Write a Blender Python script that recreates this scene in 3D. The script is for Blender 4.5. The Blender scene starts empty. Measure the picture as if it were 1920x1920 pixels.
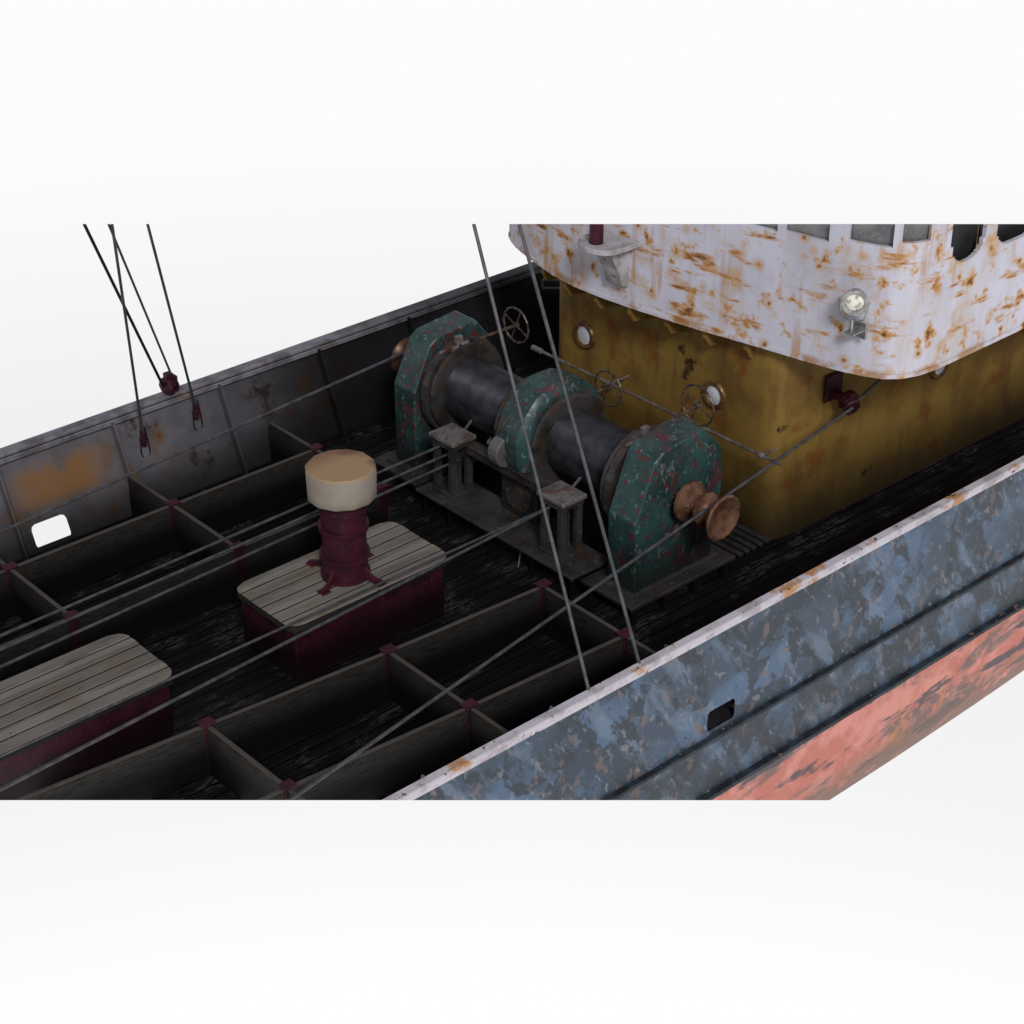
import bpy, bmesh, math, random
from mathutils import Vector, Matrix
random.seed(7)
scene=bpy.context.scene
col=scene.collection
scene.view_settings.view_transform='Standard'
scene.view_settings.look='None'
scene.view_settings.exposure=0
DZ=-.17   # deck level

# ---------------------------------------------------------------- materials
def make_mat(name, base, layers=(), rough=0.7, metal=0.0, bump=None, spec=0.3):
    m=bpy.data.materials.new(name); m.use_nodes=True
    nt=m.node_tree; N=nt.nodes; L=nt.links
    b=N["Principled BSDF"]
    b.inputs["Roughness"].default_value=rough
    b.inputs["Metallic"].default_value=metal
    b.inputs["Specular IOR Level"].default_value=spec
    geo=N.new("ShaderNodeNewGeometry")
    def mapped(st,off=(0,0,0),rot=(0,0,0)):
        mp=N.new("ShaderNodeMapping"); mp.inputs["Scale"].default_value=st; mp.inputs["Location"].default_value=off
        if any(rot):
            m0=N.new("ShaderNodeMapping"); m0.inputs["Rotation"].default_value=rot
            L.new(geo.outputs["Position"],m0.inputs["Vector"]); L.new(m0.outputs[0],mp.inputs["Vector"])
        else: L.new(geo.outputs["Position"],mp.inputs["Vector"])
        return mp.outputs[0]
    def mask(l):
        k=l.get("k","noise"); st=l.get("st",(1,1,1)); off=l.get("off",(0,0,0)); rot=l.get("rot",(0,0,0))
        if k=="noise":
            n=N.new("ShaderNodeTexNoise"); n.inputs["Scale"].default_value=l["s"]; n.inputs["Detail"].default_value=l.get("det",6)
            n.inputs["Roughness"].default_value=l.get("ro",0.6); n.inputs["Distortion"].default_value=l.get("dist",0)
            L.new(mapped(st,off,rot),n.inputs["Vector"]); out=n.outputs["Fac"]
        elif k=="vor":
            n=N.new("ShaderNodeTexVoronoi"); n.inputs["Scale"].default_value=l["s"]; n.inputs["Randomness"].default_value=1
            L.new(mapped(st,off),n.inputs["Vector"]); out=n.outputs["Distance"]
        elif k=="cell":
            n=N.new("ShaderNodeTexVoronoi"); n.inputs["Scale"].default_value=l["s"]
            wn=N.new("ShaderNodeTexNoise"); wn.inputs["Scale"].default_value=l["s"]*1.5
            mx=N.new("ShaderNodeMix"); mx.data_type='VECTOR'; mx.inputs[0].default_value=l.get("warp",.12)
            v=mapped(st,off,rot); L.new(v,wn.inputs["Vector"]); L.new(v,mx.inputs[4]); L.new(wn.outputs["Color"],mx.inputs[5])
            L.new(mx.outputs[1],n.inputs["Vector"])
            sx=N.new("ShaderNodeSeparateColor"); L.new(n.outputs["Color"],sx.inputs[0]); out=sx.outputs[0]
        elif k in("x","y","z"):
            s=N.new("ShaderNodeSeparateXYZ"); L.new(geo.outputs["Position"],s.inputs[0]); out=s.outputs["xyz".index(k)]
        elif k=="wave":
            n=N.new("ShaderNodeTexWave"); n.wave_type='BANDS'; n.bands_direction=l.get("d",'Y'); n.inputs["Scale"].default_value=l["s"]
            n.inputs["Distortion"].default_value=l.get("dist",0); n.inputs["Detail"].default_value=l.get("det",2)
            L.new(mapped(st,off),n.inputs["Vector"]); out=n.outputs["Fac"]
        r=N.new("ShaderNodeMapRange"); lo,hi=l["lo"],l["hi"]
        if lo<=hi: r.inputs[1].default_value=lo; r.inputs[2].default_value=hi
        else:
            r.inputs[1].default_value=hi; r.inputs[2].default_value=lo; r.inputs[3].default_value=1; r.inputs[4].default_value=0
        r.interpolation_type='SMOOTHSTEP'
        L.new(out,r.inputs[0]); o=r.outputs[0]
        if "a" in l:
            mm=N.new("ShaderNodeMath"); mm.operation='MULTIPLY'; mm.inputs[1].default_value=l["a"]; L.new(o,mm.inputs[0]); o=mm.outputs[0]
        for l2 in l.get("mul",()):
            o2=mask(l2); mm=N.new("ShaderNodeMath"); mm.operation='MULTIPLY'; L.new(o,mm.inputs[0]); L.new(o2,mm.inputs[1]); o=mm.outputs[0]
        return o
    rgb=N.new("ShaderNodeRGB"); rgb.outputs[0].default_value=(*base,1); cur=rgb.outputs[0]
    for l in layers:
        mk=mask(l)
        mx=N.new("ShaderNodeMix"); mx.data_type='RGBA'
        L.new(mk,mx.inputs[0]); L.new(cur,mx.inputs[6]); mx.inputs[7].default_value=(*l["c"],1); cur=mx.outputs[2]
    L.new(cur,b.inputs["Base Color"])
    if bump:
        mk=mask(bump); bp=N.new("ShaderNodeBump"); bp.inputs["Strength"].default_value=bump.get("str",.3); bp.inputs["Distance"].default_value=bump.get("dis",.02)
        L.new(mk,bp.inputs["Height"]); L.new(bp.outputs[0],b.inputs["Normal"])
    return m

CL=dict(s=.8,lo=.38,hi=.58,off=(7,3,1))   # where rust gathers
m_white=make_mat("white_rusty_paint",(.55,.55,.64),[
  dict(c=(.42,.41,.47),s=1.2,st=(1,1,.5),lo=.42,hi=.75),
  dict(c=(.47,.39,.31),s=1.8,st=(1,1,.20),lo=.46,hi=.70,a=.55),
  dict(c=(.48,.30,.13),s=2.6,lo=.50,hi=.66,a=.75,mul=[CL]),
  dict(c=(.42,.23,.09),s=4,st=(1.5,1.5,.10),lo=.52,hi=.67,a=.8,mul=[CL]),
  dict(c=(.50,.30,.12),s=3.6,lo=.54,hi=.63,ro=.62,a=.6),
  dict(c=(.44,.21,.05),s=3.6,lo=.59,hi=.655,ro=.62,a=.9),
  dict(c=(.47,.26,.09),s=2.6,st=(.5,.5,2.2),lo=.54,hi=.62,ro=.62,off=(5,5,5),a=.6,mul=[dict(s=.7,lo=.40,hi=.56,off=(2,2,9))]),
  dict(c=(.38,.16,.035),s=2.6,st=(.5,.5,2.2),lo=.585,hi=.645,ro=.62,off=(5,5,5),a=.9,mul=[dict(s=.7,lo=.42,hi=.56,off=(2,2,9))]),
  dict(c=(.16,.06,.015),s=3.6,lo=.65,hi=.70,ro=.62),
  dict(c=(.15,.055,.015),s=2.6,st=(.5,.5,2.2),lo=.64,hi=.69,ro=.62,off=(5,5,5)),
  dict(c=(.50,.28,.10),k="vor",s=2.4,lo=.28,hi=.10,a=.6,off=(1,2,2),mul=[dict(s=2.2,lo=.42,hi=.50)]),
  dict(c=(.24,.09,.022),k="vor",s=2.4,lo=.11,hi=.05,a=.95,off=(1,2,2),mul=[dict(s=2.2,lo=.42,hi=.50)]),
  dict(c=(.34,.17,.06),k="z",lo=3.05,hi=2.95,a=.8,mul=[dict(s=2.5,lo=.46,hi=.58)]),
 ],rough=.75,bump=dict(s=40,lo=.3,hi=.7,str=.15,dis=.01))
m_rail=make_mat("rail_paint",(.54,.51,.56),[
  dict(c=(.36,.33,.35),s=3,lo=.45,hi=.65),
  dict(c=(.42,.20,.06),s=1.8,lo=.57,hi=.65,a=.9),
  dict(c=(.10,.05,.03),s=9,lo=.61,hi=.68)],rough=.5,bump=dict(s=30,lo=.3,hi=.7,str=.2,dis=.01))
m_bul=make_mat("bulwark_paint",(.118,.113,.125),[
  dict(c=(.07,.068,.078),s=1.5,lo=.4,hi=.7),
  dict(c=(.13,.070,.032),s=.8,st=(1,1,.9),lo=.50,hi=.62,mul=[dict(s=3,lo=.38,hi=.62)],off=(2.2,0,0)),
  dict(c=(.20,.10,.035),s=1.8,lo=.36,hi=.54,a=.85,mul=[dict(k="x",lo=-4.0,hi=-4.6),dict(k="x",lo=-5.9,hi=-5.4),dict(k="z",lo=.25,hi=.5),dict(k="z",lo=1.05,hi=.8)]),
  dict(c=(.045,.022,.013),s=1.3,lo=.54,hi=.62,mul=[dict(s=5,lo=.42,hi=.56)],a=.9),
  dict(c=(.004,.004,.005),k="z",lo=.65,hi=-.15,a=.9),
  dict(c=(.003,.003,.004),k="x",lo=-3.6,hi=.3,a=.96)],rough=.75,bump=dict(s=20,lo=.3,hi=.7,str=.2,dis=.01),spec=.12)  # foot and aft end fade to black: deck shade as plating colour
RT=(0,.6,0)
m_blue=make_mat("hull_blue_paint",(.038,.060,.092),[
  dict(c=(.065,.115,.195),s=.55,lo=.44,hi=.58,dist=.4,off=(1,2,3),det=3),
  dict(c=(.020,.029,.041),k="cell",s=2.4,st=(.7,1,1.3),rot=RT,lo=.45,hi=.52,warp=.2,a=.85,mul=[dict(s=1.0,lo=.40,hi=.52,off=(4,4,4))]),
  dict(c=(.13,.18,.25),s=1.8,st=(1.6,1,.5),rot=RT,lo=.52,hi=.66,a=.65,off=(9,1,1),det=5),
  dict(c=(.021,.029,.040),s=1.9,st=(1.5,1,.7),rot=RT,lo=.52,hi=.57,off=(3,8,2),a=.9,det=7,ro=.68),
  dict(c=(.21,.22,.25),s=7,st=(1.3,1,.6),rot=RT,lo=.575,hi=.66,a=.6),
  dict(c=(.18,.12,.10),s=5,st=(1,1,.6),lo=.58,hi=.66,a=.6,off=(8,8,1)),
  dict(c=(.020,.025,.031),k="z",lo=-.3,hi=-.5,a=.6,mul=[dict(s=4,lo=.35,hi=.6)])],
  rough=.42,spec=.4,bump=dict(s=9,lo=.45,hi=.6,str=.2,dis=.01))
m_red=make_mat("hull_red_paint",(.62,.26,.22),[
  dict(c=(.50,.17,.13),s=2,lo=.42,hi=.6),
  dict(c=(.46,.21,.09),s=1.8,st=(1,1,.18),lo=.54,hi=.66,a=.7),
  dict(c=(.15,.12,.11),s=.7,st=(.5,.5,1.8),lo=.49,hi=.57,dist=.6,mul=[dict(s=5,lo=.34,hi=.56)],a=.9),
  dict(c=(.07,.075,.085),s=2.0,st=(.4,.4,1.4),lo=.54,hi=.61,a=.9),
  dict(c=(.20,.13,.095),k="z",lo=-2.2,hi=-2.9,a=.9,mul=[dict(s=3,lo=.3,hi=.5)])],rough=.6,bump=dict(s=9,lo=.45,hi=.6,str=.2,dis=.01))
m_strake=make_mat("strake_paint",(.022,.033,.045),[dict(c=(.008,.011,.016),s=4,lo=.4,hi=.6),dict(c=(.15,.10,.08),s=8,lo=.62,hi=.68)],rough=.55)
m_yellow=make_mat("ochre_paint",(.235,.145,.034),[
  dict(c=(.155,.088,.022),s=1.2,lo=.40,hi=.66),
  dict(c=(.105,.056,.018),s=3,st=(1,1,.2),lo=.48,hi=.68,a=.6),
  dict(c=(.18,.062,.016),s=1.6,lo=.56,hi=.68,a=.85),
  dict(c=(.035,.019,.010),s=1.3,lo=.635,hi=.69,ro=.6,off=(2,3,1)),
  dict(c=(.15,.05,.014),k="z",lo=2.35,hi=2.9,a=.6,mul=[dict(s=4,st=(1,1,.2),lo=.48,hi=.6)]),
  dict(c=(.012,.008,.004),k="z",lo=1.5,hi=-.25,a=.95)],rough=.6,spec=.2,bump=dict(s=14,lo=.3,hi=.7,str=.12,dis=.01))  # near black toward the deck: corner shade put into the wall colour
m_deck=make_mat("dark_deck_planks",(.0075,.0065,.007),[
  dict(c=(.003,.0028,.003),s=2.5,st=(.5,6,1),lo=.4,hi=.65),
  dict(c=(.034,.032,.036),s=1.6,st=(.8,1.6,1),lo=.51,hi=.63,mul=[dict(s=14,st=(.6,2.5,1),lo=.47,hi=.56)]),
  dict(c=(.0008,.0008,.0008),k="wave",s=1.55,d='Y',lo=.07,hi=.0,dist=.1)],rough=.6,
  bump=dict(k="wave",s=1.55,d='Y',lo=.0,hi=.15,str=.5,dis=.02,dist=.1),spec=.10)
m_pen=make_mat("pen_board_wood",(.026,.0245,.022),[
  dict(c=(.012,.011,.010),s=5,st=(1,1,9),lo=.4,hi=.65),
  dict(c=(.046,.043,.038),s=11,st=(.5,.5,7),lo=.55,hi=.7,a=.6),
  dict(c=(.11,.10,.09),k="z",lo=.545,hi=.553,a=.5),
  dict(c=(.0012,.0012,.0012),k="z",lo=.52,hi=.08,a=.96)],rough=.75,bump=dict(s=8,st=(.7,.7,9),lo=.3,hi=.7,str=.4,dis=.01),spec=.1)  # board bottoms blackened: shade inside the pens painted into the wood colour
m_maroon=make_mat("maroon_paint",(.054,.0105,.020),[dict(c=(.028,.007,.012),s=4,lo=.4,hi=.65),dict(c=(.09,.03,.03),s=13,lo=.6,hi=.68,a=.6),
  dict(c=(.004,.0015,.002),k="z",lo=.72,hi=.05,a=.94)],rough=.5,bump=dict(s=20,lo=.3,hi=.7,str=.15,dis=.01),spec=.2)  # last layer is painted shade, darkening coamings and posts toward the deck
m_hatch=make_mat("weathered_planks",(.175,.163,.138),[
  dict(c=(.125,.113,.094),s=1.0,st=(.8,3,1),lo=.38,hi=.62),
  dict(c=(.225,.212,.185),s=1,st=(.05,4.2,.1),lo=.47,hi=.55,a=.6,det=0),
  dict(c=(.15,.10,.065),s=1.5,lo=.54,hi=.68,a=.5),
  dict(c=(.045,.028,.02),k="vor",s=2.8,st=(1,1.6,1),lo=.08,hi=.04,a=.9),
  dict(c=(.075,.064,.05),s=5,st=(.2,6,1),lo=.57,hi=.66,a=.85),
  dict(c=(.010,.008,.007),k="z",lo=.716,hi=.708,a=.93)],rough=.7,spec=.15,bump=dict(s=6,st=(.5,9,1),lo=.3,hi=.7,str=.25,dis=.01))  # plank sides darkened below the top face, painting in the gap shade
m_green=make_mat("chipped_green_paint",(.026,.070,.065),[
  dict(c=(.014,.036,.035),s=1.8,lo=.4,hi=.6),
  dict(c=(.080,.022,.027),s=1.9,lo=.56,hi=.61,a=.85,ro=.7),
  dict(c=(.17,.22,.205),s=9,st=(1,1,.6),lo=.575,hi=.64,a=.6,dist=1.5),
  dict(c=(.045,.03,.028),s=4,lo=.55,hi=.66,a=.7,off=(6,6,6)),
  dict(c=(.11,.018,.022),s=6,lo=.59,hi=.64,off=(4,1,7)),
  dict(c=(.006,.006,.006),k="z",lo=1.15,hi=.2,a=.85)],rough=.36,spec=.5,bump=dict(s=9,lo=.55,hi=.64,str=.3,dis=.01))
m_steel=make_mat("worn_grey_steel",(.060,.057,.058),[
  dict(c=(.028,.026,.026),s=3,lo=.4,hi=.65),
  dict(c=(.13,.115,.11),s=6,lo=.57,hi=.68,a=.6),
  dict(c=(.07,.035,.02),s=4.5,lo=.58,hi=.68,a=.8),
  dict(c=(.004,.0035,.003),k="z",lo=.22,hi=.05,a=.93)],rough=.45,metal=.35,bump=dict(s=18,lo=.3,hi=.7,str=.25,dis=.01))  # shade beneath the winch put into the colour, blackening legs near deck level
m_flange=make_mat("flange_steel",(.10,.092,.09),[
  dict(c=(.045,.038,.036),s=2.5,lo=.4,hi=.65),
  dict(c=(.11,.06,.035),s=4,lo=.53,hi=.66,a=.8)],rough=.36,metal=.6,bump=dict(s=14,lo=.3,hi=.7,str=.2,dis=.01))
m_disc=make_mat("plain_grey_disc",(.15,.14,.135),[dict(c=(.11,.10,.095),s=3,lo=.4,hi=.65)],rough=.5,metal=.3)
m_capst=make_mat("pale_worn_steel",(.17,.155,.15),[
  dict(c=(.09,.075,.07),s=4,lo=.45,hi=.65),dict(c=(.12,.05,.04),s=8,lo=.56,hi=.66,a=.8)],rough=.5,metal=.2,bump=dict(s=18,lo=.3,hi=.7,str=.25,dis=.01))
m_drum=make_mat("wound_wire_drum",(.060,.062,.073),[dict(c=(.034,.036,.044),s=4,lo=.4,hi=.65)],rough=.32,metal=.7)
m_bronze=make_mat("dull_bronze",(.22,.115,.068),[dict(c=(.10,.045,.028),s=5,lo=.4,hi=.65),dict(c=(.34,.22,.15),s=9,lo=.58,hi=.68,a=.7),
  dict(c=(.05,.025,.015),k="y",lo=1.0,hi=2.0,a=.75)],rough=.38,metal=.5)
m_rod=make_mat("brown_rod",(.14,.085,.055),[dict(c=(.06,.035,.025),s=8,lo=.4,hi=.6)],rough=.5,metal=.3)
m_wheel=make_mat("dark_wheel_steel",(.13,.10,.08),[dict(c=(.05,.035,.03),s=10,lo=.4,hi=.6)],rough=.45,metal=.4)
m_cable=make_mat("grey_wire_rope",(.085,.083,.092),[dict(c=(.05,.05,.055),s=6,lo=.4,hi=.6)],rough=.5,metal=.2)
m_black=make_mat("black_wire",(.006,.006,.006),[dict(c=(.012,.011,.01),s=6,lo=.4,hi=.6)],rough=.6)
m_cap=make_mat("cream_cap_paint",(.275,.245,.20),[
  dict(c=(.22,.19,.15),s=1.5,lo=.35,hi=.7),
  dict(c=(.14,.115,.09),k="z",lo=2.05,hi=1.92,a=.5),
  dict(c=(.34,.22,.11),k="z",lo=2.31,hi=2.352,a=.9),
  dict(c=(.13,.055,.032),s=1.2,lo=.50,hi=.66,mul=[dict(k="z",lo=2.31,hi=2.352)],a=.85,det=2,off=(.4,.1,0)),
  dict(c=(.13,.055,.032),k="y",lo=-.66,hi=-.25,mul=[dict(k="z",lo=2.31,hi=2.352)],a=.6)],rough=.6,bump=dict(s=12,lo=.3,hi=.7,str=.08,dis=.01))
m_glass=make_mat("porthole_glass",(.70,.72,.76),[dict(c=(.55,.57,.62),s=4,lo=.4,hi=.6)],rough=.25,spec=.6)
m_pane=make_mat("window_pane_grey",(.20,.20,.205),[dict(c=(.12,.12,.125),s=2,lo=.4,hi=.65),dict(c=(.28,.28,.27),s=40,lo=.5,hi=.7,a=.5)],rough=.5)
m_dark=make_mat("dark_interior",(.010,.010,.012),[dict(c=(.02,.02,.022),s=3,lo=.4,hi=.6)],rough=.6)
m_chrome=make_mat("lamp_metal",(.42,.42,.42),[dict(c=(.28,.27,.26),s=12,lo=.4,hi=.6)],rough=.3,metal=.7)
m_lens=make_mat("lamp_glass",(.80,.79,.70),[dict(c=(.38,.34,.24),s=14,lo=.48,hi=.60)],rough=.08,spec=.9)
m_lav=make_mat("mount_paint",(.42,.40,.42),[dict(c=(.28,.26,.26),s=5,lo=.4,hi=.65),dict(c=(.3,.14,.05),s=9,lo=.6,hi=.67)],rough=.6)
m_portring=make_mat("porthole_brass",(.24,.14,.055),[dict(c=(.12,.06,.025),s=8,lo=.4,hi=.6)],rough=.4,metal=.4)

# ---------------------------------------------------------------- mesh helpers
# the model is only built between these two slanting section planes (nothing above or below is shown)
CUT_P=Vector((-16.144,-18.059,14.044))
CUT_HI=Vector((.2474,.2767,.9406)); CUT_LO=Vector((.4212,.4711,.7894))
PW={}
def trim(bm):
    closed=all(len(e.link_faces)==2 for e in bm.edges)
    for no,hi in((CUT_HI,True),(CUT_LO,False)):
        g=bm.verts[:]+bm.edges[:]+bm.faces[:]
        if not g: return
        r=bmesh.ops.bisect_plane(bm,geom=g,plane_co=CUT_P,plane_no=no,clear_outer=hi,clear_inner=not hi)
        ce=[e for e in r["geom_cut"] if isinstance(e,bmesh.types.BMEdge)]
        if ce and closed:
            try: bmesh.ops.holes_fill(bm,edges=ce,sides=0)
            except Exception: pass
def add(name,bm,mat,parent=None,smooth=False,label=None,cut=True):
    bmesh.ops.recalc_face_normals(bm,faces=bm.faces[:])
    if cut: trim(bm)
    if len(bm.faces)==0:
        bm.free(); return None
    lo=Vector([min(v.co[i] for v in bm.verts) for i in range(3)]); hi=Vector([max(v.co[i] for v in bm.verts) for i in range(3)])
    c=(lo+hi)/2
    for v in bm.verts: v.co-=c
    me=bpy.data.meshes.new(name)
    if smooth:
        for f in bm.faces: f.smooth=True
        for e in bm.edges:
            if len(e.link_faces)==2 and e.calc_face_angle(0)>math.radians(35): e.smooth=False
    bm.to_mesh(me); bm.free()
    me.materials.append(mat)
    o=bpy.data.objects.new(name,me); col.objects.link(o)
    pl=Vector((0,0,0))
    if parent is not None:
        o.parent=parent; pl=PW[parent.name]
    o.location=c-pl; PW[o.name]=c
    if label: o["label"]=label
    return o
def thing(name,loc,label,category,group=None):
    e=bpy.data.objects.new(name,None); e.empty_display_size=.2; col.objects.link(e); e.location=loc
    PW[e.name]=Vector(loc); e["label"]=label; e["category"]=category
    if group: e["group"]=group
    return e
def top(o,label,category,group=None):
    if o is None: return
    o["label"]=label; o["category"]=category
    if group: o["group"]=group
def b_box(bm,x0,x1,y0,y1,z0,z1,bev=.01):
    r=bmesh.ops.create_cube(bm,size=1)
    for v in r["verts"]:
        v.co=Vector(((x0+x1)/2+v.co.x*(x1-x0),(y0+y1)/2+v.co.y*(y1-y0),(z0+z1)/2+v.co.z*(z1-z0)))
    if bev:
        es=list({e for v in r["verts"] for e in v.link_edges})
        bmesh.ops.bevel(bm,geom=es,offset=bev,segments=1,affect='EDGES')
    return r
def b_prism(bm,poly,axis,a0,a1,bev=0):
    def P(p,a):
        if axis=='y': return Vector((p[0],a,p[1]))
        if axis=='x': return Vector((a,p[0],p[1]))
        return Vector((p[0],p[1],a))
    A=[bm.verts.new(P(p,a0)) for p in poly]; B=[bm.verts.new(P(p,a1)) for p in poly]
    n=len(poly); fs=[bm.faces.new(A),bm.faces.new(B[::-1])]
    for i in range(n): fs.append(bm.faces.new((A[i],A[(i+1)%n],B[(i+1)%n],B[i])))
    if bev:
        es=list({e for f in fs for e in f.edges}); bmesh.ops.bevel(bm,geom=es,offset=bev,segments=1,affect='EDGES')
def frame(d):
    d=d.normalized(); a=Vector((0,0,1)) if abs(d.z)<.9 else Vector((1,0,0))
    u=d.cross(a).normalized(); return d,u,d.cross(u)
def b_lathe(bm,o,d,prof,seg=24,rot=0,cap=True):
    o=Vector(o); d,u,w=frame(Vector(d)); rings=[]
    for s,r in prof:
        rings.append([bm.verts.new(o+d*s+(u*math.cos(t)+w*math.sin(t))*max(r,.0005)) for t in [rot+2*math.pi*i/seg for i in range(seg)]])
    for A,B in zip(rings,rings[1:]):
        for i in range(seg): bm.faces.new((A[i],A[(i+1)%seg],B[(i+1)%seg],B[i]))
    if cap: bm.faces.new(rings[0][::-1]); bm.faces.new(rings[-1])
def b_rod(bm,p,q,r,seg=10):
    p=Vector(p); q=Vector(q); b_lathe(bm,p,q-p,[(0,r),((q-p).length,r)],seg)
def b_path(bm,pts,r,seg=8,closed=False):
    pts=[Vector(p) for p in pts]; n=len(pts); rings=[]; up=None
    for i,p in enumerate(pts):
        if closed: d=pts[(i+1)%n]-pts[i-1]
        else: d=pts[min(i+1,n-1)]-pts[max(i-1,0)]
        d,u,w=frame(d)
        if up is not None:
            u=(up-d*up.dot(d)).normalized(); w=d.cross(u)
        up=u
        rings.append([bm.verts.new(p+(u*math.cos(t)+w*math.sin(t))*r) for t in [2*math.pi*k/seg for k in range(seg)]])
    m=n if closed else n-1
    for i in range(m):
        A=rings[i];B=rings[(i+1)%n]
        for k in range(seg): bm.faces.new((A[k],A[(k+1)%seg],B[(k+1)%seg],B[k]))
    if not closed: bm.faces.new(rings[0][::-1]); bm.faces.new(rings[-1])
def NB(): return bmesh.new()
def sheet(bm,P,us,vs,hole=None,ch=.06):
    """single plate; hole=(u0,u1,v0,v1) is left open with rounded-off corners"""
    V={}
    def gv(i,j):
        if (i,j) not in V: V[(i,j)]=bm.verts.new(P(us[i],vs[j]))
        return V[(i,j)]
    for i in range(len(us)-1):
        for j in range(len(vs)-1):
            cu=(us[i]+us[i+1])/2; cv=(vs[j]+vs[j+1])/2
            if hole and hole[0]<cu<hole[1] and hole[2]<cv<hole[3]:
                u0,u1,v0,v1=hole
                for (a,b,sa,sb) in((u0,v0,1,1),(u1,v0,-1,1),(u1,v1,-1,-1),(u0,v1,1,-1)):
                    q=[P(a,b),P(a+sa*ch,b),P(a+sa*ch*.3,b+sb*ch*.3),P(a,b+sb*ch)]
                    if sa*sb<0: q=q[::-1]
                    bm.faces.new([bm.verts.new(x) for x in q])
                continue
            bm.faces.new((gv(i,j),gv(i+1,j),gv(i+1,j+1),gv(i,j+1)))

# ---------------------------------------------------------------- deck
bm=NB(); b_box(bm,-14,12,-5.2,4.0,DZ-.06,DZ,0)
deck=add("deck",bm,m_deck); deck["kind"]="structure"

# ---------------------------------------------------------------- hull
ship=thing("ship_hull",(0,-.45,-3),"weathered steel trawler hull, blue above and faded red below","ship hull")
bm=NB(); sheet(bm,lambda x,z:Vector((x,-5.285-.02*min(1,max(0,1.2-z)),z)),[-14,-8,-4,-1.48,-.98,3,7,12],[-1.36,-.32,-.02,.5,1.2],(-1.48,-.98,-.32,-.02),.05)
add("hull_side",bm,m_blue,ship,label="mottled blue-grey peeling upper hull plating")
prof=[(-5.30,-1.36),(-5.30,-1.9),(-5.27,-2.4),(-5.2,-2.8),(-5.08,-3.12),(-4.85,-3.4),(-4.4,-3.65),(-3.5,-3.85),(-.45,-3.95)]
bm=NB(); sheet(bm,lambda x,k:Vector((x,prof[int(k)][0]+.02*max(0,x-3)**1.5*(int(k)/8),prof[int(k)][1])),[-14,-6,0,3,5,7,9,12],list(range(len(prof))))
add("hull_bottom",bm,m_red,ship,smooth=True,label="faded salmon red lower hull with rust streaks")
for z,h,d in((-.44,.05,.06),(-1.36,.06,.07)):
    bm=NB(); b_prism(bm,[(-5.27,z+h),(-5.31-d,z+h*.4),(-5.31-d,z-h*.6),(-5.27,z-h)],'x',-14,12); add("rubbing_strake",bm,m_strake,ship)
bm=NB(); b_box(bm,-1.7,-.8,-5.0,-4.95,-.36,DZ-.07,0); b_box(bm,-1.7,-.8,-5.24,-4.95,-.40,-.36,0); add("scupper_lining",bm,m_dark,ship)
bm=NB(); b_box(bm,-14,12,-5.35,-5.21,1.2,1.255,.015); b_box(bm,-14,12,-5.338,-5.303,1.13,1.2,.01)
add("rail",bm,m_rail,ship,label="pale worn steel rail with rust spots")
SX=[-9.2,-7.6,-5.87,-3.97,-2.1,-.22,1.6,3.4,5.2]
for x in SX:
    bm=NB(); b_prism(bm,[(-5.22,1.18),(-5.10,1.18),(-4.9,DZ),(-5.22,DZ)],'x',x-.012,x+.012); add("bulwark_stay",bm,m_bul,ship)
def FY(z): return 3.87+.57*min(1,max(0,(z+.17)/1.37))
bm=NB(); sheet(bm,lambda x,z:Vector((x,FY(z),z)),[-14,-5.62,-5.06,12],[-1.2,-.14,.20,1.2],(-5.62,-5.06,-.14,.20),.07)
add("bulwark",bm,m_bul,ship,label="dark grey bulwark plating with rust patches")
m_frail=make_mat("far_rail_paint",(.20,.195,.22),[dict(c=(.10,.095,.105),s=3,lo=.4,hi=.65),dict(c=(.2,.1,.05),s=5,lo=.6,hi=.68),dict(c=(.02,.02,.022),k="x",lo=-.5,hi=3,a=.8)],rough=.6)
bm=NB(); b_box(bm,-14,12,4.36,4.56,1.2,1.26,.012); b_box(bm,-14,12,4.33,4.36,1.12,1.2,.008)
add("rail",bm,m_frail,ship,label="dull grey steel rail")
for x in SX:
    bm=NB(); b_prism(bm,[(4.40,1.18),(4.26,1.18),(3.70,DZ),(3.84,DZ)],'x',x-.015,x+.015); add("bulwark_stay",bm,m_bul,ship)

# ---------------------------------------------------------------- pen boards
PG="wooden pen dividers on the deck"; PPG="posts joining the pen dividers"
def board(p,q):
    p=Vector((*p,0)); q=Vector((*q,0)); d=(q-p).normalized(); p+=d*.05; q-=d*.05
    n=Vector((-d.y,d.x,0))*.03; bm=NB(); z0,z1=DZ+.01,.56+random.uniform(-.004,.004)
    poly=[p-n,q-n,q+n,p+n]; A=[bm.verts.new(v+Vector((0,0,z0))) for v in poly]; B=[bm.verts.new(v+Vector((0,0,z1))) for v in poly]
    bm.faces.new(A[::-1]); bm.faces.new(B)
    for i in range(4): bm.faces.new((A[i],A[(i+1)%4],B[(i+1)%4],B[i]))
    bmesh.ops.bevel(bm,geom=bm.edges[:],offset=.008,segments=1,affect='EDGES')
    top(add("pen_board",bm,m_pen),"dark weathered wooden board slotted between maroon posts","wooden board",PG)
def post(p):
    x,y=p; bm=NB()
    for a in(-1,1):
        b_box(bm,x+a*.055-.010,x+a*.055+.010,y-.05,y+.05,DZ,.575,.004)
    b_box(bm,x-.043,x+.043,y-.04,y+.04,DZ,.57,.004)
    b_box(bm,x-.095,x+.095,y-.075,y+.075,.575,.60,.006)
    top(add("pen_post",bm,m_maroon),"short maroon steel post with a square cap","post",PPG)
XS=[-11.7,-9.2,-6.65,-4.08,-1.57]
fo=[(x,2.65) for x in XS]; fi=[(x,1.06) for x in XS]
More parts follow.
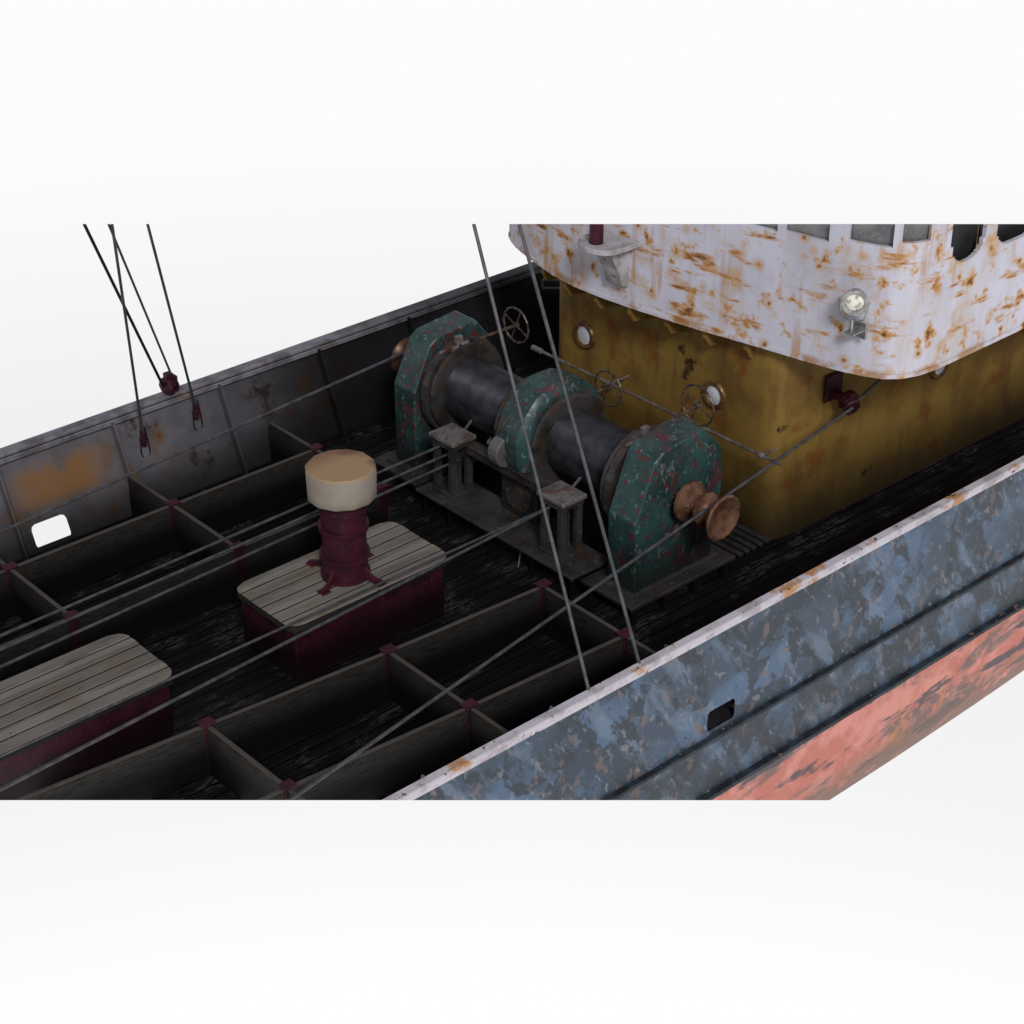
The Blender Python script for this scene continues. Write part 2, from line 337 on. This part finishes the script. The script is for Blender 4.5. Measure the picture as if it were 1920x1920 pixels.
ni=[(-11.7,-1.55),(-9.2,-1.8),(-6.66,-2.04),(-4.1,-2.27),(-1.62,-2.43)]
no=[(-11.7,-3.3),(-9.2,-3.47),(-6.65,-3.64),(-4.11,-3.83),(-1.64,-3.98)]
for row in(fo,fi,ni,no):
    for p in row: post(p)
    for p,q in zip(row,row[1:]): board(p,q)
for a,b in zip(fo,fi): board(b,a); board(a,(a[0],3.85))
for a,b in zip(ni,no): board(b,a); board((b[0],-5.15),b)

# ---------------------------------------------------------------- hatches
def hatch(x0,x1,y0,y1,zt,label):
    h=thing("deck_hatch",((x0+x1)/2,(y0+y1)/2,DZ),label,"hatch","raised deck hatches")
    bm=NB(); c=.20; n=6; th=.10
    w=(y1-y0)/n
    for i in range(n):
        ya=y0+i*w+(.012 if i else 0); yb=y0+(i+1)*w-(.012 if i<n-1 else 0)
        def inset(y):
            t=min(y-y0,y1-y)
            return 0 if t>=c else c-math.sqrt(max(0,c*c-(c-t)**2))
        ys=sorted({round(ya+(yb-ya)*f,5) for f in((0,.15,.3,.5,.75,1) if i in(0,1,n-2,n-1) else (0,1))})
        poly=[(x0+inset(y),y) for y in ys]+[(x1-inset(y),y) for y in ys[::-1]]
        b_prism(bm,poly,'z',zt-th,zt+random.uniform(-.001,.003))
    bmesh.ops.bevel(bm,geom=[e for e in bm.edges if abs(e.verts[0].co.z-e.verts[1].co.z)<1e-4 and e.verts[0].co.z>zt-.05],offset=.010,segments=1,affect='EDGES')
    add("cover",bm,m_hatch,h)
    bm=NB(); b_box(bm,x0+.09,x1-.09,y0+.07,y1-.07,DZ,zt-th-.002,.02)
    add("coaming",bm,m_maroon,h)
    bm=NB(); b_box(bm,x0+.06,x1-.06,y0+.04,y1-.04,zt-th-.05,zt-th-.003,.01)
    add("rim",bm,m_dark,h)
hatch(-4.85,-2.20,-1.27,.07,.72,"raised maroon hatch with grey plank cover carrying a ventilator")
hatch(-9.6,-6.45,-1.14,.15,.72,"raised maroon hatch with bare grey plank cover")

# ventilator
vx,vy=-3.54,-.68
v=thing("deck_ventilator",(vx,vy,.725),"maroon ventilator post with broad cream faceted cap on a plank hatch","ventilator")
bm=NB(); b_lathe(bm,(vx,vy,.726),(0,0,1),[(0,.33),(.06,.33),(.06,.30),(.30,.30),(.30,.335),(.36,.335),(.36,.295),(.72,.295),(.72,.335),(.78,.335),(.78,.295),(.95,.295),(.95,.315),(.99,.315),(.99,.295),(1.25,.295)],24)
add("column",bm,m_maroon,v,smooth=True)
for k in range(4):
    a=math.radians(20+90*k); d=Vector((math.cos(a),math.sin(a),0)); n=Vector((-d.y,d.x,0))*.022
    bm=NB(); pts=[(.28,.0),(.58,0),(.58,.04),(.42,.08),(.28,.20)]
    A=[bm.verts.new(Vector((vx,vy,.727))+d*s+Vector((0,0,z))-n) for s,z in pts]; B=[bm.verts.new(vv.co+2*n) for vv in A]
    bm.faces.new(A); bm.faces.new(B[::-1])
    for i in range(5): bm.faces.new((A[i],A[(i+1)%5],B[(i+1)%5],B[i]))
    b_box(bm,*sum([[c-.07,c+.07] for c in (vx+d.x*.52,vy+d.y*.52)],[]),.726,.745,.004)
    add("foot",bm,m_maroon,v)
bm=NB(); b_lathe(bm,(vx,vy,1.93),(0,0,1),[(0,.44),(.0,.455),(.38,.465),(.42,.44),(.43,.0)],12,rot=.2)
for f in bm.faces: f.smooth=True
cap=add("cap",bm,m_cap,v,smooth=True)

# ---------------------------------------------------------------- winch
W=thing("trawl_winch",(.3,-.45,DZ),"chipped green double-drum trawl winch with bronze warping heads","winch")
AX,AZ=.33,1.42
def housing(y0,y1,p):
    bm=NB(); b_prism(bm,p,'y',y0,y1,.015); return bm
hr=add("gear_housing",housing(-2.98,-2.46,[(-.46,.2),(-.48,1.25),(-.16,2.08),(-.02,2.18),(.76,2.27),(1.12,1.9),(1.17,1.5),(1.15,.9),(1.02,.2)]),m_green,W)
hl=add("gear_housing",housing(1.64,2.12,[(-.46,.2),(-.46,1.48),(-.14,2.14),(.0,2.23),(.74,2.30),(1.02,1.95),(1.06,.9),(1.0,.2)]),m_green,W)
bm=NB(); b_lathe(bm,(AX,-.76,AZ),(0,1,0),[(0,.70),(.04,.81),(.10,.86),(.52,.86),(.58,.81),(.62,.70)],16,rot=math.pi/16)
add("gear_cover",bm,m_green,W,smooth=True)
bm=NB(); b_prism(bm,[(-.30,.25),(-.30,.95),(-.1,1.1),(.8,1.1),(.95,.25)],'y',-.86,-.10,.02)
mh=add("motor_housing",bm,m_green,W)
bm=NB(); b_lathe(bm,(-.302,-.48,.62),(-1,0,0),[(0,.27),(.03,.27),(.03,.13),(.06,.13)],24)
for k in range(10):
    a=k*math.pi/5; b_lathe(bm,(-.332,-.48+.21*math.cos(a),.62+.21*math.sin(a)),(-1,0,0),[(0,.022),(.025,.022)],6)
add("bolted_cover",bm,m_flange,mh)
for (ya,yb) in ((-.10,1.40),(-2.26,-.80)):
    bm=NB(); L=yb-ya-.12; n=44; pr=[]
    for i in range(n):
        s=i*L/n; e=L/n; pr+= [(s,.475),(s+e*.25,.485),(s+e*.6,.485),(s+e*.85,.475)]
    b_lathe(bm,(AX,ya+.06,AZ),(0,1,0),pr,32)
    dr=add("drum",bm,m_drum,W,smooth=True,label="dark drum wound with steel wire")
    for y in(ya,yb-.08):
        bm=NB(); b_lathe(bm,(AX,y,AZ),(0,1,0),[(0,.50),(0,.62),(-.02 if y==ya else 0,.62),(0,.66),(.01,.71),(.07,.71),(.08,.66),(.08,.50)],20,rot=.15)
        add("flange",bm,m_flange,dr)
for y in(1.42,-2.42):
    bm=NB(); b_lathe(bm,(AX,y,AZ),(0,1,0),[(0,.60),(0,.76),(.12,.76),(.12,.60)],20)
    add("brake_band",bm,m_flange,W)
    bm=NB(); yy=y+.03
    b_box(bm,AX-.26,AX-.12,yy-.07,yy+.07,2.06,2.14,.015); b_box(bm,AX-.06,AX+.08,yy-.07,yy+.07,2.07,2.16,.015); b_rod(bm,(AX-.45,yy,2.09),(AX+.2,yy,2.11),.025)
    b_box(bm,AX-.14,AX-.02,yy-.04,yy+.04,2.12,2.26,.012)
    add("brake_clamp",bm,m_capst,W)
bm=NB(); b_rod(bm,(AX,-3.3,AZ),(AX,2.6,AZ),.09,14); add("shaft",bm,m_steel,W,smooth=True)
hp=[(0,.10),(.10,.10),(.13,.22),(.18,.29),(.23,.29),(.27,.22),(.33,.14),(.40,.14),(.47,.21),(.51,.24),(.54,.24),(.57,.19),(.62,.14),(.68,.15),(.76,.23),(.82,.31),(.86,.33),(.875,.30),(.82,.20),(.79,.05)]
bm=NB(); b_lathe(bm,(AX,-2.99,AZ),(0,-1,0),[(s*.93,r) for s,r in hp],14,rot=.2); add("warping_head",bm,m_bronze,W,smooth=True)
bm=NB(); b_lathe(bm,(AX,2.13,AZ),(0,1,0),[(s*.78,r*.94) for s,r in hp],14,rot=.2); add("warping_head",bm,m_bronze,W,smooth=True)
def handwheel(c,rod0,r=.27):
    c=Vector(c); bm=NB(); pts=[c+Vector((0,r*math.cos(t),r*math.sin(t))) for t in [2*math.pi*i/14 for i in range(14)]]
    b_path(bm,pts,.017,6,closed=True)
    for k in range(4):
        t=.4+k*math.pi/2; b_rod(bm,c,c+Vector((0,r*math.cos(t),r*math.sin(t))),.012,6)
    b_lathe(bm,c-Vector((.04,0,0)),(1,0,0),[(0,.04),(.08,.04)],10)
    w=add("handwheel",bm,m_wheel,W)
    bm=NB(); b_rod(bm,rod0,c,.022,8); add("spindle",bm,m_rod,w)
handwheel((1.42,1.50,2.05),(.0,1.44,2.10),.28)
handwheel((1.30,-.62,1.82),(.5,-.42,1.80),.27)
handwheel((1.36,-2.30,2.16),(.0,-2.38,2.11),.30)
for (y0,y1) in((-3.2,-2.2),(1.35,2.4)):
    bm=NB(); b_box(bm,-.72,1.32,y0,y1,.10,.17,.01)
    for k in range(4):
        x=-.6+k*.6; b_box(bm,x-.04,x+.04,y0+.05,y0+.13,DZ,.10,.005); b_box(bm,x-.04,x+.04,y1-.13,y1-.05,DZ,.10,.005)
    b_box(bm,-.56,1.15,y0+.18,y1-.18,.17,.2,.005)
    add("base_plate",bm,m_steel,W)
bm=NB()
for k in range(5): b_box(bm,1.40+k*.14,1.48+k*.14,-3.2,-2.3,.10,.15,.006)
b_box(bm,1.3,2.05,-3.12,-3.04,DZ,.10,.004); b_box(bm,1.3,2.05,-2.45,-2.37,DZ,.10,.004)
add("footplate",bm,m_steel,W)
bm=NB(); b_box(bm,-.88,-.12,-2.2,1.15,.20,.25,.008)
for y in(-2.1,-1.3,-.4,.5,1.05):
    b_box(bm,-.80,-.76,y-.02,y+.02,DZ,.20,.004); b_box(bm,-.24,-.20,y-.02,y+.02,DZ,.20,.004)
gf=add("guide_frame",bm,m_steel,W)
for y in(.73,-1.58):
    bm=NB()
    for dx in(-.15,.15):
        for dy in(-.17,.17):
            b_box(bm,-.5+dx-.05,-.5+dx+.05,y+dy-.045,y+dy+.045,.25,1.12,.006)
    b_box(bm,-.71,-.29,y-.23,y+.23,.25,.31,.006); b_box(bm,-.71,-.29,y-.23,y+.23,1.04,1.12,.006)
    b_rod(bm,(-.5,y-.05,.31),(-.5,y-.05,1.12),.055,10)
    b_rod(bm,(-.36,y+.05,.31),(-.36,y+.05,1.12),.05,10)
    add("column",bm,m_steel,gf)
    bm=NB(); b_box(bm,-.73,-.27,y-.27,y+.27,1.122,1.19,.012)
    for dx in(-.12,.12):
        b_lathe(bm,(-.5+dx,y+dx*.5,1.19),(0,0,1),[(0,.03),(.03,.03)],6)
    b_box(bm,-.53,-.47,y-.16,y+.16,1.19,1.205,.004)
    add("column_cap",bm,m_capst,gf)
bm=NB(); b_box(bm,-.46,-.30,-1.33,.48,.94,1.07,.01); b_box(bm,-.48,-.28,-1.33,.48,1.07,1.095,.004); add("beam",bm,m_flange,gf)
bm=NB(); b_lathe(bm,(-.44,-.42,1.32),(0,1,0),[(0,.22),(.01,.235),(.18,.235),(.19,.22)],20); b_rod(bm,(-.44,-.58,1.32),(-.44,0,1.32),.045,8); b_lathe(bm,(-.44,-.44,1.32),(0,1,0),[(0,.09),(.03,.09)],12)
b_box(bm,-.49,-.39,-.20,-.14,1.095,1.3,.004)
add("roller",bm,m_disc,gf)
bm=NB(); b_rod(bm,(-.6,-.9,.20),(-.78,-1.0,DZ),.012,6); add("drain_pipe",bm,m_capst,gf)

bm=NB(); b_box(bm,-1.35,-1.27,-4.9,-3.2,DZ,DZ+.09,.006); top(add("deck_curb",bm,m_maroon),"low maroon steel curb across the deck boards","curb")

# ---------------------------------------------------------------- superstructure
S=thing("ship_superstructure",(6,-.6,DZ),"ochre deckhouse under a rust-streaked white overhanging wheelhouse","wheelhouse")
def chaikin(p,n):
    for _ in range(n):
        q=[p[0]]
        for a,b in zip(p,p[1:]): q+= [(a[0]*.75+b[0]*.25,a[1]*.75+b[1]*.25),(a[0]*.25+b[0]*.75,a[1]*.25+b[1]*.75)]
        q.append(p[-1]); p=q
    return p
def resample(p,ds):
    out=[p[0]]
    for a,b in zip(p,p[1:]):
        l=math.dist(a,b); n=max(1,int(l/ds))
        for i in range(1,n+1): out.append((a[0]+(b[0]-a[0])*i/n,a[1]+(b[1]-a[1])*i/n))
    return out
ZW=2.95
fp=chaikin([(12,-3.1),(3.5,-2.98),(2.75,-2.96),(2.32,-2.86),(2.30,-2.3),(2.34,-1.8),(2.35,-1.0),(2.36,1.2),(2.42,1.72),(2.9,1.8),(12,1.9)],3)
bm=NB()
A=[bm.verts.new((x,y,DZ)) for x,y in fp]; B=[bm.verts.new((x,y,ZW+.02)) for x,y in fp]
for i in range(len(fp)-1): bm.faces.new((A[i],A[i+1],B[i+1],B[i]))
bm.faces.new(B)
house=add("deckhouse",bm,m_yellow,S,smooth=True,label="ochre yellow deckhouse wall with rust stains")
def porthole(c,d):
    c=Vector(c); d=Vector(d); bm=NB(); b_lathe(bm,c-d*.02,d,[(0,.22),(.05,.22),(.08,.20),(.08,.15),(.035,.145)],24,cap=False)
    p=add("porthole",bm,m_portring,house,smooth=True)
    bm=NB(); b_lathe(bm,c+d*.012,d,[(0,.149),(.02,.149),(.035,.08),(.04,.0)],24); add("glass",bm,m_glass,p,smooth=True)
porthole((2.36,.95,1.80),(-1,0,0)); porthole((2.355,-1.74,1.79),(-1,0,0)); porthole((5.85,-3.03,1.60),(0,-1,0)); porthole((8.2,-3.06,1.60),(0,-1,0))
wp=[(12,2.9),(4.5,2.9),(2.9,2.85),(2.35,2.72),(2.12,2.35),(1.95,1.85),(1.70,.80),(1.73,-.23),(1.94,-1.62),(2.16,-2.62),(2.32,-3.5),(2.46,-4.05),(2.70,-4.50),(3.2,-4.68),(4.2,-4.68),(12,-4.68)]
def edge_x(y):
    for a,b in zip(wp,wp[1:]):
        if b[1]<=y<=a[1] and a[0]<4: 
            t=(a[1]-y)/(a[1]-b[1]+1e-9); return a[0]+(b[0]-a[0])*t
    return 2.0
for k in range(7):
    y=1.45-.64*k; e=edge_x(y)+.06
    bm=NB(); b_prism(bm,[(2.36,ZW-.01),(e,ZW-.01),(e,ZW-.18),(e+.07,ZW-.30),(2.36,ZW-.38)],'y',y-.035,y+.035); add("gusset",bm,m_yellow,house)
wp=resample(chaikin(wp,1),.05)
def opening(x,y):
    if x<2.66 and y<0:
        for a,b,z in((-2.77,-2.26,4.62),(-3.52,-2.88,4.66),(-4.33,-3.80,4.75)):
            if a<y<b: return z
    if y<-4.35:
        if 2.68<x<3.04: return 4.82
        for a,b in((3.42,4.14),(4.38,5.35),(5.8,6.6)):
            if a<x<b:
                e=min(x-a,b-x); return 4.36+ (.32-math.sqrt(max(0,.32**2-(.32-e)**2)) if e<.32 else 0)
    return None
bm=NB()
for (x0,y0),(x1,y1) in zip(wp,wp[1:]):
    o=opening((x0+x1)/2,(y0+y1)/2); h=o if o else 6.0
    zs=[ZW,3.9,h] if h<5.5 else [ZW,3.9,4.7,6.0]
    for za,zb in zip(zs,zs[1:]):
        bm.faces.new([bm.verts.new(c) for c in((x0,y0,za),(x1,y1,za),(x1,y1,zb),(x0,y0,zb))])
bmesh.ops.remove_doubles(bm,verts=bm.verts[:],dist=.0005)
bmesh.ops.recalc_face_normals(bm,faces=bm.faces[:])
bmesh.ops.solidify(bm,geom=bm.faces[:],thickness=.06)
wh=add("wheelhouse",bm,m_white,S,smooth=True,label="white wheelhouse wall covered in orange rust")
def off(i,d):
    a=Vector(wp[max(i-1,0)]); b=Vector(wp[min(i+1,len(wp)-1)]); t=(b-a).normalized(); n=Vector((t.y,-t.x))
    return Vector(wp[i])+n*d
sgn=1 if off(len(wp)//2,1).x<wp[len(wp)//2][0] else -1
i=0
while i<len(wp)-1:
    mid=((wp[i][0]+wp[i+1][0])/2,(wp[i][1]+wp[i+1][1])/2)
    if opening(*mid):
        j=i
        while j<len(wp)-1 and opening((wp[j][0]+wp[j+1][0])/2,(wp[j][1]+wp[j+1][1])/2): j+=1
        side=mid[1]<-4.35 and mid[0]>3.3
        bm=NB(); pts=[off(k,-(.20 if side else .10)*sgn) for k in range(max(i-2,0),min(j+3,len(wp)))]
        V=[(bm.verts.new((p.x,p.y,4.1)),bm.verts.new((p.x,p.y,6.0))) for p in pts]
        for a,b in zip(V,V[1:]): bm.faces.new((a[0],b[0],b[1],a[1]))
        bmesh.ops.recalc_face_normals(bm,faces=bm.faces[:]); bmesh.ops.solidify(bm,geom=bm.faces[:],thickness=.02)
        add("window",bm,m_dark if side else m_pane,wh)
        i=j
    i+=1
bm=NB(); vs=[bm.verts.new((*off(k,-.065*sgn),ZW+.03)) for k in range(0,len(wp),3)]; bm.faces.new(vs)
add("overhang_floor",bm,m_yellow,wh)
bm=NB(); R=[]
for k in range(0,len(wp)):
    a=off(k,.015*sgn); b=off(k,-.05*sgn)
    R.append([bm.verts.new((a.x,a.y,ZW-.04)),bm.verts.new((a.x,a.y,ZW+.02)),bm.verts.new((b.x,b.y,ZW+.02)),bm.verts.new((b.x,b.y,ZW-.04))])
for a,b in zip(R,R[1:]):
    for q in range(4): bm.faces.new((a[q],a[(q+1)%4],b[(q+1)%4],b[q]))
add("edge_flange",bm,m_white,wh,smooth=True)
# mast bracket
bx,by,bz=-.74,-.74,.45
bm=NB(); arc=[(2.5,.75),(2.12,.78)]+[(2.12-.30*math.cos(t),.42+.36*math.sin(t)) for t in [math.pi/2-i*math.pi/8 for i in range(1,8)]]+[(2.12,.06),(2.55,.06)]
arc=[(x+bx,y+by) for x,y in arc]
b_prism(bm,arc,'z',3.42+bz,3.50+bz,.01)
b_prism(bm,[(x+bx,z+bz) for x,z in[(2.56,3.42),(2.05,3.42),(2.20,3.30),(2.30,3.05),(2.36,2.80),(2.56,2.72)]],'y',.25+by,.58+by,.03)
mb=add("mast_bracket",bm,m_lav,wh,smooth=True)
bm=NB(); b_lathe(bm,(2.05+bx,.45+by,3.5+bz),(0,0,1),[(0,.10),(2.2,.10)],16); add("mast_post",bm,m_maroon,mb,smooth=True)
# searchlight
sl=thing("searchlight",(2.4,-4.0,3.6),"small round searchlight on a steel bracket fixed to the white wall","lamp")
d=Vector((-.75,-.6,-.05)).normalized(); c=Vector((2.20,-4.15,4.10))
bm=NB(); b_lathe(bm,c-d*.12,d,[(0,.05),(.03,.12),(.16,.165),(.23,.18),(.23,.125),(.20,.12)],20,cap=False); lb=add("lamp_body",bm,m_chrome,sl,smooth=True)
bm=NB(); b_lathe(bm,c+d*.068,d,[(0,.126),(.012,.126),(.03,.09),(.035,0)],20); add("lens",bm,m_lens,sl,smooth=True)
bm=NB(); cx,cy=2.22,-4.12
b_path(bm,[(cx+.0,cy,3.78),(cx-.05,cy+.14,3.82),(cx-.10,cy+.17,4.08)],.012,6); b_path(bm,[(cx+.0,cy,3.78),(cx+.06,cy-.14,3.82),(cx+.08,cy-.19,4.08)],.012,6)
b_box(bm,cx-.05,cx+.26,cy-.08,cy+.08,3.60,3.625,.005); b_box(bm,cx+.15,cx+.18,cy-.12,cy+.12,3.50,3.72,.005); b_rod(bm,(cx,cy,3.6),(cx,cy,3.80),.02)
b_rod(bm,(cx-.02,cy+.05,3.60),(cx+.15,cy+.05,3.48),.012)
add("bracket",bm,m_chrome,sl)

# pipe in front of the house
p=thing("handrail_pipe",(1.95,-.8,DZ),"long grey steel pipe with clamps standing before the ochre wall","pipe")
bm=NB(); b_rod(bm,(1.95,1.7,1.45),(1.95,-3.35,1.45),.024,10); b_rod(bm,(1.95,1.70,1.45),(1.95,1.50,1.45),.045,10); add("pipe",bm,m_capst,p,smooth=True)
for y in(.0,-3.0):
    bm=NB(); b_lathe(bm,(1.95,y-.05,1.45),(0,1,0),[(0,.035),(.03,.05),(.07,.05),(.10,.035)],10); b_rod(bm,(1.95,y,1.45),(2.36 if y>-2.9 else 2.25,y,1.45),.015); add("clamp",bm,m_capst,p)
bm=NB(); b_rod(bm,(4.3,3.4,1.35),(4.0,3.7,1.35),.02); b_rod(bm,(4.0,3.7,1.35),(4.0,3.7,1.2),.02); b_rod(bm,(4.0,3.7,1.2),(4.3,3.4,1.2),.02); b_rod(bm,(4.3,3.4,1.36),(4.3,3.4,DZ),.02)
top(add("pipe_stand",bm,m_capst),"bent grey pipe stand beside the dark bulwark","pipe")

# ---------------------------------------------------------------- blocks, hooks
def block(c,d,label):
    c=Vector(c); b=thing("pulley_block",c,label,"pulley","maroon pulley blocks")
    bm=NB(); D,u,w=frame(Vector(d))
    b_lathe(bm,c-D*.09,D,[(0,.13),(.03,.15),(.03,.11),(.09,.10),(.15,.11),(.15,.15),(.18,.13)],8); add("sheave",bm,m_maroon,b)
    bm=NB(); b_box(bm,c.x-.06,c.x+.06,c.y-.06,c.y+.06,c.z-.15,c.z+.20,.01); b_box(bm,c.x-.13,c.x+.13,c.y-.05,c.y+.05,c.z+.04,c.z+.13,.01); add("cheek",bm,m_maroon,b)
    return b
b1=block((3.42,-3.30,1.86),(.3,1,.4),"maroon pulley block on a plate bolted to the ochre wall")
bm=NB(); b_box(bm,3.2,3.56,-3.05,-3.01,1.85,2.25,.01); b_box(bm,3.3,3.4,-3.30,-3.03,1.9,2.02,.01); add("mounting_plate",bm,m_maroon,b1)
b2=block((-2.9,4.42,1.40),(1,.2,.1),"maroon pulley block standing on the bulwark rail")
for x,y,z in((-3.55,4.20,.80),(-2.60,4.22,.92)):
    h=thing("rigging_hook",(x,y,z),"maroon shackle and hooks where a stay meets the bulwark","shackle","rigging shackles on the bulwark")
    bm=NB(); b_box(bm,x-.035,x+.035,y-.03,y+.03,z-.12,z+.12,.01); b_box(bm,x-.07,x+.07,y-.025,y+.025,z-.02,z+.03,.008); add("shackle_body",bm,m_maroon,h)
    bm=NB()
    for a in(-1,1):
        b_path(bm,[(x+a*.03,y,z+.2),(x+a*.06,y-.01,z),(x+a*.075,y-.02,z-.22),(x+a*.05,y-.04,z-.27)],.012,6)
    add("hook",bm,m_black,h)

# ---------------------------------------------------------------- cables
def cable(a,b,r,mat,label,grp,sag=0.0):
    a=Vector(a); b=Vector(b); bm=NB(); n=14
    b_path(bm,[a.lerp(b,i/n)-Vector((0,0,sag*4*(i/n)*(1-i/n))) for i in range(n+1)],r,8)
    top(add("steel_cable",bm,mat,smooth=True),label,"cable",grp)
GS="rigging stays"; GD="cables running along the deck"
cable((-3.5,-5.25,1.22),(-2.88,-2.57,6.0),.022,m_cable,"thin grey stay rising from the near rail",GS)
cable((-2.68,-5.25,1.22),(-2.5,-2.92,6.0),.022,m_cable,"thin grey stay rising from the near rail",GS)
cable((-3.55,4.22,.92),(-4.68,2.41,5.0),.020,m_cable,"thin grey stay hooked to the bulwark",GS)
cable((-2.60,4.24,1.02),(-4.34,2.11,5.0),.020,m_cable,"thin grey stay hooked to the bulwark",GS)
cable((-3.0,4.42,1.40),(-4.94,2.65,5.0),.022,m_black,"black stay running up from a maroon block",GS)
cable((-2.82,4.42,1.46),(-4.71,2.44,5.0),.018,m_cable,"thin grey stay running up from a maroon block",GS)
P0=Vector((3.36,-3.40,1.86)); dirc=(Vector((-7.05,-4.12,.8))-P0)
cable(P0,P0+dirc*1.02,.022,m_cable,"grey cable from the wall block across the pens",GD)
cable((3.48,-3.36,1.90),(5.2,-3.3,2.40),.022,m_cable,"grey cable running back from the wall block",GD)
cable((AX-.1,2.6,1.62),(-8.2,2.13,1.38),.022,m_cable,"grey cable from the winch end head over the pens",GD)
cable((-.5,.80,1.02),(-9.2,.60,1.0),.020,m_cable,"grey cable led from the winch guide frame",GD)
cable((-.5,.68,.92),(-9.4,.33,1.0),.020,m_cable,"grey cable led from the winch guide frame",GD)
cable((-.5,.62,.80),(-9.6,-.02,1.0),.020,m_cable,"grey cable led from the winch guide frame",GD)
cable((-.5,-1.52,1.0),(-10.4,-2.13,1.0),.022,m_cable,"grey cable led low over the hatch boards",GD)
cable((-.5,-1.42,.92),(-10.2,-1.40,.9),.018,m_cable,"grey cable led low over the hatch boards",GD)
for (a,b) in(((-.5,.75,.95),(AX-.4,.75,1.3)),((-.5,-1.5,.95),(AX-.4,-1.55,1.3))):
    cable(a,b,.022,m_cable,"short cable from guide frame to winch drum",GD)

# ---------------------------------------------------------------- light
w=bpy.data.worlds.new("World"); scene.world=w; w.use_nodes=True; nt=w.node_tree; N=nt.nodes; L=nt.links
bg=N["Background"]; tc=N.new("ShaderNodeTexCoord"); sp=N.new("ShaderNodeSeparateXYZ"); L.new(tc.outputs["Generated"],sp.inputs[0])
mr=N.new("ShaderNodeMapRange"); mr.inputs[1].default_value=-1; mr.inputs[2].default_value=1; L.new(sp.outputs[2],mr.inputs[0])
cr=N.new("ShaderNodeValToRGB"); L.new(mr.outputs[0],cr.inputs[0])
e=cr.color_ramp.elements; e[0].position=0; e[0].color=(1,1,1,1); e[1].position=1; e[1].color=(.20,.20,.24,1)
for p_,c_ in((.155,1.0),(.20,.90),(.27,.86),(.34,.98),(.42,.98)):
    x=e.new(p_); x.color=(c_,c_,c_,1)
x=e.new(.55); x.color=(.38,.38,.42,1)
L.new(cr.outputs[0],bg.inputs[0]); bg.inputs[1].default_value=1.0
sun=bpy.data.lights.new("soft_key","SUN"); sun.energy=2.0; sun.angle=math.radians(12); sun.color=(1,.98,.96)
so=bpy.data.objects.new("soft_key",sun); col.objects.link(so)
so.rotation_euler=Vector((-.50,-.85,.75)).to_track_quat('Z','Y').to_euler()

# ---------------------------------------------------------------- camera
cam=bpy.data.cameras.new("camera"); cam.sensor_width=36; cam.lens=67.2; cam.clip_end=500
co=bpy.data.objects.new("camera",cam); col.objects.link(co); co.location=(-16.144,-18.059,14.044)
F=Vector((.5765,.6449,-.5015)).normalized()
co.rotation_euler=F.to_track_quat('-Z','Y').to_euler()
scene.camera=co
